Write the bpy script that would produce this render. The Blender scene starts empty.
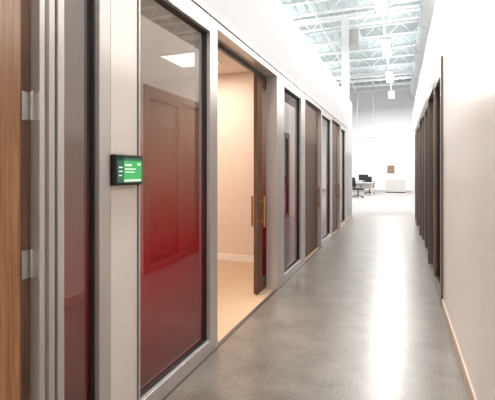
import bpy, bmesh, math, random
from mathutils import Vector, Matrix
random.seed(3)
scene = bpy.context.scene
scene.view_settings.view_transform = 'Standard'

# ------------------------------------------------------------ materials
def lin(c):
    return tuple(((v/255)/12.92 if v/255 <= 0.04045 else ((v/255+0.055)/1.055)**2.4) for v in c)

def base_mat(name):
    m = bpy.data.materials.new(name); m.use_nodes = True
    nt = m.node_tree
    return m, nt, nt.nodes['Principled BSDF']

def simple(name, rgb, rough=0.5, metal=0.0, var=0.06, scale=6.0, bump=0.0, stretch=(1,1,1), spec=0.5):
    m, nt, b = base_mat(name)
    c = lin(rgb)
    tc = nt.nodes.new('ShaderNodeTexCoord'); mp = nt.nodes.new('ShaderNodeMapping')
    mp.inputs['Scale'].default_value = stretch
    nz = nt.nodes.new('ShaderNodeTexNoise'); nz.inputs['Scale'].default_value = scale
    nz.inputs['Detail'].default_value = 5
    nt.links.new(tc.outputs['Object'], mp.inputs['Vector']); nt.links.new(mp.outputs[0], nz.inputs['Vector'])
    cr = nt.nodes.new('ShaderNodeValToRGB')
    cr.color_ramp.elements[0].position = 0.3; cr.color_ramp.elements[1].position = 0.7
    cr.color_ramp.elements[0].color = (*[v*(1-var) for v in c], 1)
    cr.color_ramp.elements[1].color = (*[min(1, v*(1+var)) for v in c], 1)
    nt.links.new(nz.outputs[0], cr.inputs[0]); nt.links.new(cr.outputs[0], b.inputs['Base Color'])
    b.inputs['Roughness'].default_value = rough; b.inputs['Metallic'].default_value = metal
    b.inputs['Specular IOR Level'].default_value = spec
    if bump:
        bp = nt.nodes.new('ShaderNodeBump'); bp.inputs['Strength'].default_value = bump
        bp.inputs['Distance'].default_value = 0.01
        nt.links.new(nz.outputs[0], bp.inputs['Height']); nt.links.new(bp.outputs[0], b.inputs['Normal'])
    return m

def wood(name, a, bcol, rough=0.45):
    m, nt, b = base_mat(name)
    tc = nt.nodes.new('ShaderNodeTexCoord'); mp = nt.nodes.new('ShaderNodeMapping')
    mp.inputs['Scale'].default_value = (30, 30, 1.3)
    nz = nt.nodes.new('ShaderNodeTexNoise'); nz.inputs['Scale'].default_value = 2.2
    nz.inputs['Detail'].default_value = 8; nz.inputs['Distortion'].default_value = 0.6
    nt.links.new(tc.outputs['Object'], mp.inputs['Vector']); nt.links.new(mp.outputs[0], nz.inputs['Vector'])
    cr = nt.nodes.new('ShaderNodeValToRGB')
    cr.color_ramp.elements[0].position = 0.32; cr.color_ramp.elements[1].position = 0.68
    cr.color_ramp.elements[0].color = (*lin(a), 1); cr.color_ramp.elements[1].color = (*lin(bcol), 1)
    nt.links.new(nz.outputs[0], cr.inputs[0]); nt.links.new(cr.outputs[0], b.inputs['Base Color'])
    b.inputs['Roughness'].default_value = rough
    return m

def emis(name, rgb, s):
    m, nt, b = base_mat(name)
    b.inputs['Base Color'].default_value = (*lin(rgb), 1)
    b.inputs['Emission Color'].default_value = (*lin(rgb), 1)
    b.inputs['Emission Strength'].default_value = s
    return m

M_wall = simple('wall_white_paint', (242, 242, 242), 0.55, var=0.01, scale=3)
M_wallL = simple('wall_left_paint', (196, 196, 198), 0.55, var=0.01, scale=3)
M_wallR = simple('wall_right_satin_paint', (240, 232, 226), 0.3, var=0.01, scale=2)
M_room = simple('room_warm_paint', (226, 208, 192), 0.6, var=0.015)
M_panel = simple('post_panel_beige', (234, 225, 218), 0.4, var=0.01)
M_ceilroom = simple('room_ceiling_white', (235, 228, 220), 0.7, var=0.02, scale=30)
M_alu = simple('anodised_aluminium', (204, 200, 197), 0.28, metal=0.45, var=0.03, scale=8, stretch=(1, 1, 0.1))
M_alud = simple('dark_aluminium', (96, 88, 84), 0.35, metal=0.4, var=0.05)
M_bronze = simple('bronze_frame', (122, 108, 100), 0.35, metal=0.3, var=0.06)
M_gap = simple('gasket_and_gap_shade', (40, 34, 32), 0.6, var=0.1)
M_steel = simple('hinge_steel', (200, 197, 194), 0.25, metal=0.6, var=0.03)
M_brass = simple('pull_brass', (206, 168, 106), 0.25, metal=0.7, var=0.04)
M_oak = wood('oak_veneer', (150, 106, 74), (190, 146, 110))
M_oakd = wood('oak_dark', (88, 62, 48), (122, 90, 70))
M_rfloor = simple('room_floor_tan', (198, 168, 138), 0.5, var=0.06, scale=5, stretch=(1, 8, 1))
M_carpet = simple('carpet_grey', (148, 144, 143), 0.9, var=0.08, scale=40)
M_base = simple('baseboard_tan', (208, 190, 176), 0.5, var=0.03)
M_basew = simple('baseboard_white', (240, 232, 224), 0.5, var=0.02)
M_roof = simple('roof_deck_white', (194, 205, 207), 0.7, var=0.02)
M_truss = simple('steel_painted_white', (244, 247, 248), 0.5, var=0.02)
M_duct = simple('duct_galvanised', (204, 209, 211), 0.5, metal=0.1, var=0.05)
M_black = simple('black_plastic', (22, 22, 24), 0.4, var=0.1)
M_fabric = simple('black_fabric', (38, 38, 42), 0.9, var=0.15, scale=60)
M_whitelam = simple('white_laminate', (215, 213, 211), 0.4, var=0.01)
M_lamp = emis('luminaire_diffuser', (255, 252, 246), 6)
M_lampw = emis('room_lamp_diffuser', (255, 244, 226), 4)
M_scrg = emis('screen_green', (66, 160, 92), 0.75)
M_scrd = emis('screen_dark_green', (48, 96, 78), 0.55)
M_scrw = emis('screen_white', (215, 235, 218), 0.7)
M_art = simple('print_brown', (150, 120, 96), 0.6, var=0.5, scale=8)

def film_glass(name):
    m = bpy.data.materials.new(name); m.use_nodes = True
    nt = m.node_tree; nt.nodes.clear()
    N = nt.nodes.new; L = nt.links.new
    out = N('ShaderNodeOutputMaterial')
    geo = N('ShaderNodeNewGeometry'); sep = N('ShaderNodeSeparateXYZ'); L(geo.outputs['Position'], sep.inputs[0])
    mr = N('ShaderNodeMapRange'); mr.inputs['From Min'].default_value = 2.1; mr.inputs['From Max'].default_value = 0.1
    L(sep.outputs['Z'], mr.inputs['Value'])
    ct = N('ShaderNodeValToRGB'); e = ct.color_ramp.elements
    e[0].position = 0.08; e[0].color = (.42, .41, .39, 1); e[1].position = 1; e[1].color = (.05, .002, .006, 1)
    k = e.new(0.36); k.color = (.36, .22, .20, 1); k = e.new(.62); k.color = (.28, .012, .02, 1)
    cd = N('ShaderNodeValToRGB'); e = cd.color_ramp.elements
    e[0].position = 0.08; e[0].color = (.21, .205, .195, 1); e[1].position = 1; e[1].color = (.15, .004, .012, 1)
    k = e.new(0.36); k.color = (.30, .16, .145, 1); k = e.new(.62); k.color = (.42, .014, .028, 1)
    L(mr.outputs[0], ct.inputs[0]); L(mr.outputs[0], cd.inputs[0])
    tr = N('ShaderNodeBsdfTransparent'); L(ct.outputs[0], tr.inputs[0])
    df = N('ShaderNodeBsdfDiffuse'); L(cd.outputs[0], df.inputs[0])
    tl = N('ShaderNodeBsdfTranslucent'); L(cd.outputs[0], tl.inputs[0])
    mx0 = N('ShaderNodeMixShader'); mx0.inputs[0].default_value = .35; L(df.outputs[0], mx0.inputs[1]); L(tl.outputs[0], mx0.inputs[2])
    fm = N('ShaderNodeMapRange'); fm.inputs['To Min'].default_value = .22; fm.inputs['To Max'].default_value = .75
    L(mr.outputs[0], fm.inputs['Value'])
    mx1 = N('ShaderNodeMixShader'); L(fm.outputs[0], mx1.inputs[0]); L(tr.outputs[0], mx1.inputs[1]); L(mx0.outputs[0], mx1.inputs[2])
    lw = N('ShaderNodeLayerWeight'); lw.inputs[0].default_value = .5
    pw = N('ShaderNodeMath'); pw.operation = 'POWER'; pw.inputs[1].default_value = 3.5; L(lw.outputs['Facing'], pw.inputs[0])
    ma = N('ShaderNodeMath'); ma.operation = 'MULTIPLY_ADD'; ma.inputs[1].default_value = .7; ma.inputs[2].default_value = .22; ma.use_clamp = True
    L(pw.outputs[0], ma.inputs[0])
    gl = N('ShaderNodeBsdfGlossy'); gl.inputs['Roughness'].default_value = .01
    mx2 = N('ShaderNodeMixShader'); L(ma.outputs[0], mx2.inputs[0]); L(mx1.outputs[0], mx2.inputs[1]); L(gl.outputs[0], mx2.inputs[2])
    L(mx2.outputs[0], out.inputs[0])
    return m
M_film = film_glass('gradient_red_film_glass')

def concrete():
    m, nt, b = base_mat('polished_concrete')
    N = nt.nodes.new; L = nt.links.new
    tc = N('ShaderNodeTexCoord')
    n1 = N('ShaderNodeTexNoise'); n1.inputs['Scale'].default_value = 3.6; n1.inputs['Detail'].default_value = 7; n1.inputs['Roughness'].default_value = .62
    n2 = N('ShaderNodeTexNoise'); n2.inputs['Scale'].default_value = 70; n2.inputs['Detail'].default_value = 3
    L(tc.outputs['Object'], n1.inputs['Vector']); L(tc.outputs['Object'], n2.inputs['Vector'])
    mx = N('ShaderNodeMath'); mx.operation = 'MULTIPLY_ADD'; mx.inputs[1].default_value = .5; L(n2.outputs[0], mx.inputs[0])
    s = N('ShaderNodeMath'); s.operation = 'MULTIPLY'; s.inputs[1].default_value = .5; L(n1.outputs[0], s.inputs[0]); L(s.outputs[0], mx.inputs[2])
    cr = N('ShaderNodeValToRGB'); e = cr.color_ramp.elements
    e[0].position = .33; e[0].color = (*lin((90, 82, 74)), 1); e[1].position = .64; e[1].color = (*lin((142, 133, 123)), 1)
    L(mx.outputs[0], cr.inputs[0]); L(cr.outputs[0], b.inputs['Base Color'])
    mr = N('ShaderNodeMapRange'); mr.inputs['To Min'].default_value = .28; mr.inputs['To Max'].default_value = .38
    L(n1.outputs[0], mr.inputs['Value']); L(mr.outputs[0], b.inputs['Roughness'])
    b.inputs['Coat Weight'].default_value = .45; b.inputs['Coat Roughness'].default_value = .2
    return m
M_conc = concrete()

# ------------------------------------------------------------ mesh helpers
def finish(name, bm, mats, parent=None, bevel=0.0, smooth=False):
    me = bpy.data.meshes.new(name); bm.to_mesh(me); bm.free()
    for m in (mats if isinstance(mats, (list, tuple)) else [mats]): me.materials.append(m)
    o = bpy.data.objects.new(name, me); scene.collection.objects.link(o)
    if parent: o.parent = parent
    if bevel:
        md = o.modifiers.new('bevel', 'BEVEL'); md.width = bevel; md.segments = 2; md.limit_method = 'ANGLE'
    if smooth:
        for p in me.polygons: p.use_smooth = True
    return o

def add_box(bm, b, mi=0):
    x0, x1, y0, y1, z0, z1 = b
    vs = [bm.verts.new(p) for p in ((x0,y0,z0),(x1,y0,z0),(x1,y1,z0),(x0,y1,z0),(x0,y0,z1),(x1,y0,z1),(x1,y1,z1),(x0,y1,z1))]
    for f in ((0,3,2,1),(4,5,6,7),(0,1,5,4),(1,2,6,5),(2,3,7,6),(3,0,4,7)):
        fc = bm.faces.new([vs[i] for i in f]); fc.material_index = mi

def boxes(name, bl, mats, parent=None, bevel=0.0):
    bm = bmesh.new()
    for b in bl:
        add_box(bm, b[:6], b[6] if len(b) > 6 else 0)
    return finish(name, bm, mats, parent, bevel)

def add_bar(bm, p, q, w, sides=4, mi=0, w2=None):
    p = Vector(p); q = Vector(q); d = (q-p)
    rot = d.to_track_quat('Z', 'Y').to_matrix().to_4x4()
    mat = Matrix.Translation((p+q)/2) @ rot @ Matrix.Rotation(math.pi/sides, 4, 'Z')
    r = bmesh.ops.create_cone(bm, cap_ends=True, segments=sides, radius1=w, radius2=w2 if w2 is not None else w, depth=d.length, matrix=mat)
    for v in r['verts']:
        for f in v.link_faces: f.material_index = mi

def empty(name, loc=(0,0,0)):
    e = bpy.data.objects.new(name, None); e.location = loc; scene.collection.objects.link(e); return e

# ------------------------------------------------------------ dimensions
XL = -1.326; XR = 0.398; HH = 2.555; WT = 3.38; H = 2.45
XLb = XL - 0.12; XRb = XR + 0.12
YL_END = 12.2; YR_END = 14.5

# floors
boxes('floor', [(-1.33, .45, -3.5, 13.2, -.1, 0)], M_conc)
boxes('floor_rooms_left', [(-4.75, -1.33, -3.5, 10.75, -.1, .0)], M_rfloor)
boxes('floor_rooms_right', [(.45, 3.7, -3.5, 13.2, -.1, .0)], M_carpet)
boxes('floor_open_office', [(-16, 12, 13.2, 32, -.1, .0), (-16, -4.75, -3.5, 13.2, -.1, 0), (-4.75, -1.33, 10.75, 13.2, -.1, 0), (3.7, 12, -3.5, 13.2, -.1, 0)], M_carpet)
boxes('floor_threshold', [(XL-.015, XL+.02, 1.16, 10.65, 0.0, .006)], M_alud)

# left wall
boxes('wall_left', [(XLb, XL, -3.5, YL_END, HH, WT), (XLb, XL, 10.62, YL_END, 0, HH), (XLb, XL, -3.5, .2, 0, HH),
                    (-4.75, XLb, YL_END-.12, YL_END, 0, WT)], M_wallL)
boxes('wall_room_partition', [(-4.6, XLb, 1.62, 1.74, 0, 2.85), (-4.6, XLb, 5.6, 5.72, 0, 2.85),
                               (-4.6, XLb, 8.2, 8.32, 0, 2.85), (-4.6, XLb, 10.62, 10.74, 0, 2.85),
                               (-4.75, -4.6, -3.5, 12.08, 0, 2.85)], M_room)
boxes('ceiling_rooms_left', [(-4.75, XLb, -3.5, 12.08, 2.85, 2.95)], M_ceilroom)
boxes('baseboard_rooms', [(-4.6, XLb, 5.588, 5.6, 0, .1), (-4.6, -4.588, 1.74, 5.588, 0, .1)], M_basew, bevel=.002)
boxes('baseboard_left', [(XL, XL+.012, 10.66, YL_END, 0, .1)], M_base, bevel=.002)

# right wall
boxes('wall_right', [(XR, XRb, -3.5, 4.40, 0, WT), (XR, XRb, 4.40, YR_END, 2.5, WT), (XR, XRb, 11.7, YR_END, 0, 2.5),
                     (XRb, 3.7, YR_END-.12, YR_END, 0, WT)], M_wallR)
boxes('wall_rooms_right', [(3.6, 3.75, -3.5, YR_END-.12, 0, 2.85), (XRb, 3.6, 4.2, 4.32, 0, 2.85), (XRb, 3.6, 7.9, 8.02, 0, 2.85), (XRb, 3.6, 11.7, 11.82, 0, 2.85)], M_room)
boxes('ceiling_rooms_right', [(XRb, 3.75, -3.5, YR_END-.12, 2.85, 2.95)], M_ceilroom)
boxes('baseboard_right', [(XR-.014, XR, -3.5, 4.38, 0, .095)], M_base, bevel=.003)

# ------------------------------------------------------------ left storefront framing
def pane(name, x, y0, y1, z0, z1, parent):
    bm = bmesh.new()
    vs = [bm.verts.new(p) for p in ((x,y0,z0),(x,y1,z0),(x,y1,z1),(x,y0,z1))]
    bm.faces.new(vs)
    return finish(name, bm, M_film, parent)

XF = XL + .012   # face of frames
def glazed(y0, y1, sl, sr, side='L'):
    """framed glazed panel: outer y0..y1, stile widths sl, sr"""
    e = empty('glass_partition')
    if side == 'L': a, b = XLb, XF; xp = XL-.035; top = H; m = [M_alu, M_gap]
    else: a, b = XR-.012, XRb; xp = XR+.035; top = 2.40; m = [M_bronze, M_gap]
    bl = [(a, b, y0, y0+sl, 0, top), (a, b, y1-sr, y1, 0, top), (a, b, y0+sl, y1-sr, 0, .10), (a, b, y0+sl, y1-sr, top-.06, top)]
    g = .012
    bl += [(xp-.02, xp+.02, y0+sl, y0+sl+g, .10, top-.06, 1), (xp-.02, xp+.02, y1-sr-g, y1-sr, .10, top-.06, 1),
           (xp-.02, xp+.02, y0+sl, y1-sr, .10, .10+g, 1), (xp-.02, xp+.02, y0+sl, y1-sr, top-.06-g, top-.06, 1)]
    boxes('frame', bl, m, e, bevel=.003)
    pane('glass_pane', xp, y0+sl, y1-sr, .10, top-.06, e)
    return e

# header rail
boxes('trim_header_left', [(XLb, XF, 1.165, 10.62, H, HH-.012), (XLb, XF-.01, .2, 10.62, HH-.012, HH, 1),  # dark strip above the rail paints in the shade of the gap
                           (XF, XF+.012, 1.165, 10.62, H+.06, HH-.012)], [M_alu, M_gap], bevel=.002)
boxes('trim_header_right', [(XR-.014, XRb, 4.40, 11.7, 2.40, 2.5), (XR-.02, XR, 4.38, 4.46, 0, 2.5), (XR-.02, XR, 11.64, 11.7, 0, 2.5)], [M_bronze], bevel=.002)

# jamb beside open wood door
boxes('trim_door_jamb', [(XLb, XF, 1.17, 1.195, 0, H), (XLb, XF-.018, 1.195, 1.215, 0, H), (XLb, XF, 1.215, 1.245, 0, H, 0),
                          (XLb, XF-.02, 1.245, 1.252, 0, H, 1), (XLb, XF+.008, 1.252, 1.285, 0, H)], [M_alu, M_gap], bevel=.003)
glazed(1.285, 1.578, .008, .075)
boxes('trim_post_panel', [(XLb, XL-.004, 1.578, 1.590, 0, H, 1), (XLb, XL+.004, 1.590, 1.80, 0, H, 0), (XLb, XL, 1.80, 1.808, 0, H, 1)], [M_panel, M_gap], bevel=.002)
glazed(1.808, 2.80, .012, .13)
glazed(4.40, 5.76, .30, .16)
glazed(7.16, 8.30, .08, .10)
glazed(9.60, 10.62, .08, .12)

# sliding doors in open / closed position
def sliding_door(y0, y1, glass=True, xc=XL-.095, pull_y=None):
    e = empty('sliding_door')
    t = .022
    if glass:
        bl = [(xc-t, xc+t, y0, y0+.17, .012, H-.01), (xc-t, xc+t, y1-.12, y1, .012, H-.01),
              (xc-t, xc+t, y0+.17, y1-.12, .012, .14), (xc-t, xc+t, y0+.17, y1-.12, H-.12, H-.01)]
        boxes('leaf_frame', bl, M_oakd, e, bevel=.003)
        pane('glass_pane', xc, y0+.17, y1-.12, .14, H-.12, e)
    else:
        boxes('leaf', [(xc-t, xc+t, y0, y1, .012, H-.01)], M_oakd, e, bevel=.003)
    py = pull_y or y0+.09
    bm = bmesh.new()
    for s in (-1, 1):
        xx = xc + s*(t+.05)
        add_bar(bm, (xx, py, .74), (xx, py, 1.08), .012, 12)
        for z in (.80, 1.02):
            add_bar(bm, (xc+s*t, py, z), (xx, py, z), .008, 10)
    finish('pull_handle', bm, M_brass, e)
boxes('trim_sliding_track', [(XLb-.03, XLb, 2.80, 5.58, H-.04, H+.06)], M_alud)
sliding_door(4.13, 5.45, True, XL-.155)
sliding_door(5.86, 7.14, False, XL-.075, 7.0)
sliding_door(8.38, 9.58, False, XL-.075, 9.45)
boxes('trim_door_posts', [(XLb, XF, 5.76, 5.85, 0, H), (XLb, XF, 8.30, 8.37, 0, H)], M_alu, bevel=.003)

# open oak door with hinges
d = empty('oak_door')
boxes('leaf', [(-2.26, -1.368, 1.128, 1.167, .01, H-.01, 0), (-1.368, -1.362, 1.128, 1.167, .01, H-.01, 1)], [M_oak, M_oakd], d, bevel=.001)
bm = bmesh.new()
for zc in (1.607, .99, 2.25, .25):
    add_box(bm, (-1.3635, -1.3595, 1.130, 1.166, zc-.055, zc+.055))
    add_box(bm, (-1.352, -1.318, 1.1665, 1.170, zc-.055, zc+.055))
    for k in range(5):
        z0 = zc-.055+k*.022
        add_bar(bm, (-1.350, 1.166, z0+.0006), (-1.350, 1.166, z0+.0214), .0085, 14)
    for kx, kz in ((1.140, .035), (1.155, .0), (1.140, -.035)):
        add_bar(bm, (-1.3595, kx, zc+kz), (-1.3575, kx, zc+kz), .004, 10)
    add_bar(bm, (-1.350, 1.166, zc+.055), (-1.350, 1.166, zc+.061), .006, 10)
finish('hinges', bm, M_steel, d)
d2 = bmesh.new()
add_bar(d2, (-2.2, 1.11, 1.0), (-2.2, 1.06, 1.0), .012, 12); add_bar(d2, (-2.2, 1.065, 1.0), (-2.08, 1.065, 1.0), .01, 12)
add_bar(d2, (-2.2, 1.128, 1.0), (-2.2, 1.12, 1.0), .028, 20)
finish('lever_handle', d2, M_steel, d)

# tablet on post
t = empty('wall_tablet')
xs = -1.288
boxes('housing', [(xs-.034, xs, 1.582, 1.806, 1.283, 1.437), (XL+.004, xs-.034, 1.63, 1.75, 1.31, 1.41)], M_black, t, bevel=.006)
boxes('screen', [(xs, xs+.0008, 1.598, 1.792, 1.298, 1.422, 0), (xs+.0008, xs+.0012, 1.598, 1.645, 1.298, 1.422, 2),
                 (xs+.0008, xs+.0012, 1.598, 1.792, 1.408, 1.422, 2),
                 (xs+.0012, xs+.0016, 1.655, 1.705, 1.380, 1.390, 1), (xs+.0012, xs+.0016, 1.655, 1.74, 1.362, 1.368, 1),
                 (xs+.0012, xs+.0016, 1.655, 1.73, 1.347, 1.352, 1), (xs+.0012, xs+.0016, 1.607, 1.635, 1.37, 1.376, 1),
                 (xs+.0012, xs+.0016, 1.607, 1.635, 1.35, 1.356, 1), (xs+.0012, xs+.0016, 1.607, 1.630, 1.33, 1.336, 1),
                 (xs+.0012, xs+.0016, 1.755, 1.78, 1.385, 1.395, 1), (xs+.0008, xs+.0014, 1.65, 1.785, 1.302, 1.312, 1)], [M_scrg, M_scrw, M_scrd], t)

# ------------------------------------------------------------ right storefront
glazed(4.46, 5.36, .05, .07, 'R')
glazed(6.46, 7.30, .07, .06, 'R')
glazed(7.30, 8.14, .06, .07, 'R')
glazed(9.24, 10.08, .07, .07, 'R')
glazed(10.9, 11.64, .07, .05, 'R')
def rdoor(y0, y1):
    e = empty('wood_door')
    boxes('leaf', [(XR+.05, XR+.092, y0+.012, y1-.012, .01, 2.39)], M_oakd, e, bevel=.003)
    bm = bmesh.new()
    add_bar(bm, (XR+.0, y0+.12, .76), (XR+.0, y0+.12, 1.08), .011, 12)
    for z in (.8, 1.04): add_bar(bm, (XR+.0, y0+.12, z), (XR+.05, y0+.12, z), .008, 10)
    finish('pull_handle', bm, M_brass, e)
rdoor(5.36, 6.46); rdoor(8.14, 9.24); rdoor(10.08, 10.9)

# ------------------------------------------------------------ hall shell
ZC = 7.9; YF = 31.5
boxes('wall_far', [(-16, 12, YF, YF+.2, 0, ZC)], M_wall)
boxes('wall_hall_sides', [(-16.2, -16, -3.5, YF, 0, ZC), (12, 12.2, -3.5, YF, 0, ZC), (-16, 12, -3.7, -3.5, 0, ZC)], M_wall)
bm = bmesh.new()
add_box(bm, (-16, 12, -3.5, YF, ZC, ZC+.1))
x = -16
while x < 12:                      # corrugated deck ribs
    add_box(bm, (x, x+.12, -3.5, YF, ZC-.05, ZC)); x += .4
finish('ceiling', bm, M_roof)
bm = bmesh.new()
y = 1.0
while y < YF-.3:
    zt, zb = ZC-.08, ZC-.62
    add_box(bm, (-16, 12, y-.05, y+.05, zt-.06, zt)); add_box(bm, (-16, 12, y-.05, y+.05, zb, zb+.07))
    x = -15.5; up = True
    while x < 11.5:
        add_bar(bm, (x, y, zb+.03 if up else zt-.03), (x+.5, y, zt-.03 if up else zb+.03), .024)
        x += .5; up = not up
    y += 1.75
finish('roof_joists', bm, M_truss)
for xa, yy in ((-8.2, 15.6), (-8.2, 25.6), (-1.95, 15.6), (5.0, 15.6), (5.0, 25.6)):
    boxes('steel_column', [(xa-.13, xa+.13, yy-.11, yy-.09, 0, ZC-.72), (xa-.13, xa+.13, yy+.09, yy+.11, 0, ZC-.72), (xa-.01, xa+.01, yy-.09, yy+.09, 0, ZC-.72),
                           (xa-.17, xa+.17, yy-.15, yy+.15, 0, .02)], M_truss)
boxes('roof_girders', [(-16, 12, yy-.1, yy+.1, ZC-.72, ZC-.64) for yy in (15.6, 25.6)], M_truss)
bm = bmesh.new()
add_bar(bm, (.9, 8, 6.7), (.9, 30.5, 6.7), .28, 24)
for k in range(14): add_bar(bm, (.9, 9+k*1.6, 6.7), (.9, 9.06+k*1.6, 6.7), .3, 24)
finish('ceiling_duct', bm, M_duct)
bm = bmesh.new()
for xx, r in ((-4.6, .05), (-2.9, .035), (-.6, .04)):
    add_bar(bm, (xx, 2, 7.12), (xx, 31, 7.12), r, 10)
finish('sprinkler_pipes', bm, M_truss)
# suspended unit heater
uh = empty('unit_heater')
boxes('casing', [(-2.2, -1.5, 16.2, 16.9, 6.35, 7.0)] + [(-2.16, -1.54, 16.17, 16.2, 6.42+i*.08, 6.45+i*.08, 1) for i in range(7)], [M_duct, M_alu], uh, bevel=.01)
bm = bmesh.new()
for xx in (-2.1, -1.6):
    for yy in (16.3, 16.8): add_bar(bm, (xx, yy, 7.0), (xx, yy, 7.85), .012, 8)
finish('hanger_rods', bm, M_truss, uh)

# luminaires: pendants, each with an added fill lamp facing up
def area(name, parent, loc, sx, sy, p, col, up=False):
    l = bpy.data.lights.new(name, 'AREA'); l.shape = 'RECTANGLE'; l.size = sx; l.size_y = sy; l.energy = p; l.color = col
    o = bpy.data.objects.new(name, l); scene.collection.objects.link(o); o.parent = parent; o.location = loc
    if up: o.rotation_euler = (math.pi, 0, 0)
def lum(x, y, z=6.2, p=260, up=.3):
    e = empty('linear_luminaire', (x, y, z))
    boxes('body', [(-.16, .16, -1.2, 1.2, 0, .07), (-.2, -.16, -1.2, 1.2, -.03, .07), (.16, .2, -1.2, 1.2, -.03, .07)], M_whitelam, e)
    boxes('diffuser', [(-.155, .155, -1.18, 1.18, -.012, 0)], M_lamp, e)
    bm = bmesh.new()
    for yy in (-.9, .9): add_bar(bm, (0, yy, .07), (0, yy, ZC-z-.03), .006, 6)
    finish('suspension', bm, M_truss, e)
    area('lamp', e, (0, 0, -.03), .36, 2.3, p, (1, .985, .97))
    area('ceiling_fill', e, (0, 0, .09), .36, 2.3, p*up, (.985, 1, 1), True)  # added fill, brightens the roof deck
for y in (0.5, 5.5, 10.5, 15.5, 20.5, 25.5):
    for x in (-4.2, -.5, 3.6):
        lum(x, y+ (1.2 if x == -.5 else 0), p=175 if y < 12 else 290, up=.26 if y < 12 else .15)
def roomlamp(x, y, p, z=2.85):
    e = empty('recessed_panel_light', (x, y, z))
    boxes('trim_ring', [(-.31, .31, -.31, .31, -.012, -.001), (-.28, .28, -.28, .28, -.016, -.012, 1)], [M_whitelam, M_lampw], e)
    area('lamp', e, (0, 0, -.03), .55, .55, p, (1, .9, .81))
roomlamp(-3.9, 3.2, 44); roomlamp(-2.6, 4.7, 30); roomlamp(-3, 7, 40); roomlamp(-3, 9.4, 40); roomlamp(-3.2, 0, 46)
roomlamp(2, 6, 32); roomlamp(2, 9.8, 32)

# ------------------------------------------------------------ far furniture
def office_chair(x, y, rot):
    e = empty('office_chair', (x, y, 0)); e.rotation_euler = (0, 0, rot)
    bm = bmesh.new()
    for k in range(5):
        a = k*2*math.pi/5
        p = (math.cos(a)*.3, math.sin(a)*.3, .075)
        add_bar(bm, (0, 0, .11), p, .026, 8, w2=.016)
        add_bar(bm, (p[0]-.02*math.sin(a), p[1]+.02*math.cos(a), .03), (p[0]+.02*math.sin(a), p[1]-.02*math.cos(a), .03), .03, 14)
    add_bar(bm, (0, 0, .08), (0, 0, .42), .03, 14)
    add_bar(bm, (0, .2, .42), (0, .29, .62), .025, 8)
    for s in (-1, 1):
        add_bar(bm, (s*.2, 0, .43), (s*.28, 0, .45), .018, 8); add_bar(bm, (s*.28, 0, .45), (s*.28, 0, .66), .018, 8)
        add_box(bm, (s*.28-.035, s*.28+.035, -.12, .14, .66, .69))
    finish('base_and_arms', bm, M_black, e)
    boxes('seat', [(-.24, .24, -.24, .22, .42, .50)], M_fabric, e, bevel=.035)
    b = boxes('backrest', [(-.22, .22, -.03, .03, -.25, .25)], M_fabric, e, bevel=.028)
    b.location = (0, .29, .82); b.rotation_euler = (-.12, 0, 0)
office_chair(-2.05, 21.6, 2.2)
office_chair(-1.75, 25.5, .3)
def desk(x, y, w, dpt, leg=M_alu):
    e = empty('office_desk', (x, y, 0))
    boxes('top', [(-w/2, w/2, -dpt/2, dpt/2, .71, .74)], M_whitelam, e, bevel=.004)
    boxes('legs', [(sx*(w/2-.06)-.025, sx*(w/2-.06)+.025, sy*(dpt/2-.06)-.025, sy*(dpt/2-.06)+.025, 0, .71) for sx in (-1, 1) for sy in (-1, 1)] +
          [(-w/2+.085, w/2-.085, dpt/2-.07, dpt/2-.05, .35, .71)], leg, e)
desk(-2.2, 24.2, 1.5, .75)
desk(-2.4, 28.6, 1.6, .75)
mo = empty('computer_monitor', (-2.0, 24.3, .74))
boxes('screen', [(-.27, .27, -.015, .02, .12, .46)], M_black, mo, bevel=.006)
boxes('stand', [(-.03, .03, .02, .04, 0, .3), (-.12, .12, -.06, .1, 0, .012)], M_black, mo, bevel=.003)
cb = empty('reception_cabinet', (-.28, 28, 0))
boxes('carcass', [(-.62, .62, -.3, .3, .06, .86), (-.59, .59, -.27, .27, 0, .06, 1), (-.65, .65, -.33, .33, .86, .89)], [M_whitelam, M_black], cb, bevel=.005)
boxes('doors', [(-.61+i*.41, -.21+i*.41, -.318, -.3, .08, .85) for i in range(3)], M_alu, cb, bevel=.004)
pf = empty('framed_picture', (-.63, YF-.02, 1.55))
boxes('frame', [(-.24, .24, -.03, .02, -.28, -.24), (-.24, .24, -.03, .02, .24, .28), (-.24, -.21, -.03, .02, -.24, .24), (.21, .24, -.03, .02, -.24, .24)], M_alud, pf)
boxes('print', [(-.21, .21, -.01, .02, -.24, .24)], M_art, pf)
bm = bmesh.new()
add_bar(bm, (-2.65, 26, 3.5), (-1.4, 26, 3.5), .05, 10)
for xx in (-2.5, -1.55): add_bar(bm, (xx, 26, 3.5), (xx, 26, 7.3), .01, 6)
finish('hanging_track_rail', bm, M_alu)

# ------------------------------------------------------------ world & camera
w = bpy.data.worlds.new('World'); scene.world = w; w.use_nodes = True
w.node_tree.nodes['Background'].inputs[0].default_value = (.9, .95, 1, 1); w.node_tree.nodes['Background'].inputs[1].default_value = .6
cam = bpy.data.cameras.new('camera'); co = bpy.data.objects.new('camera', cam); scene.collection.objects.link(co)
co.location = (0, 0, 1.35); co.rotation_euler = (math.pi/2, 0, math.atan(152.5/400))
cam.sensor_width = 36; cam.lens = 400/495*36; cam.shift_y = -28/495; cam.clip_start = .02
scene.camera = co
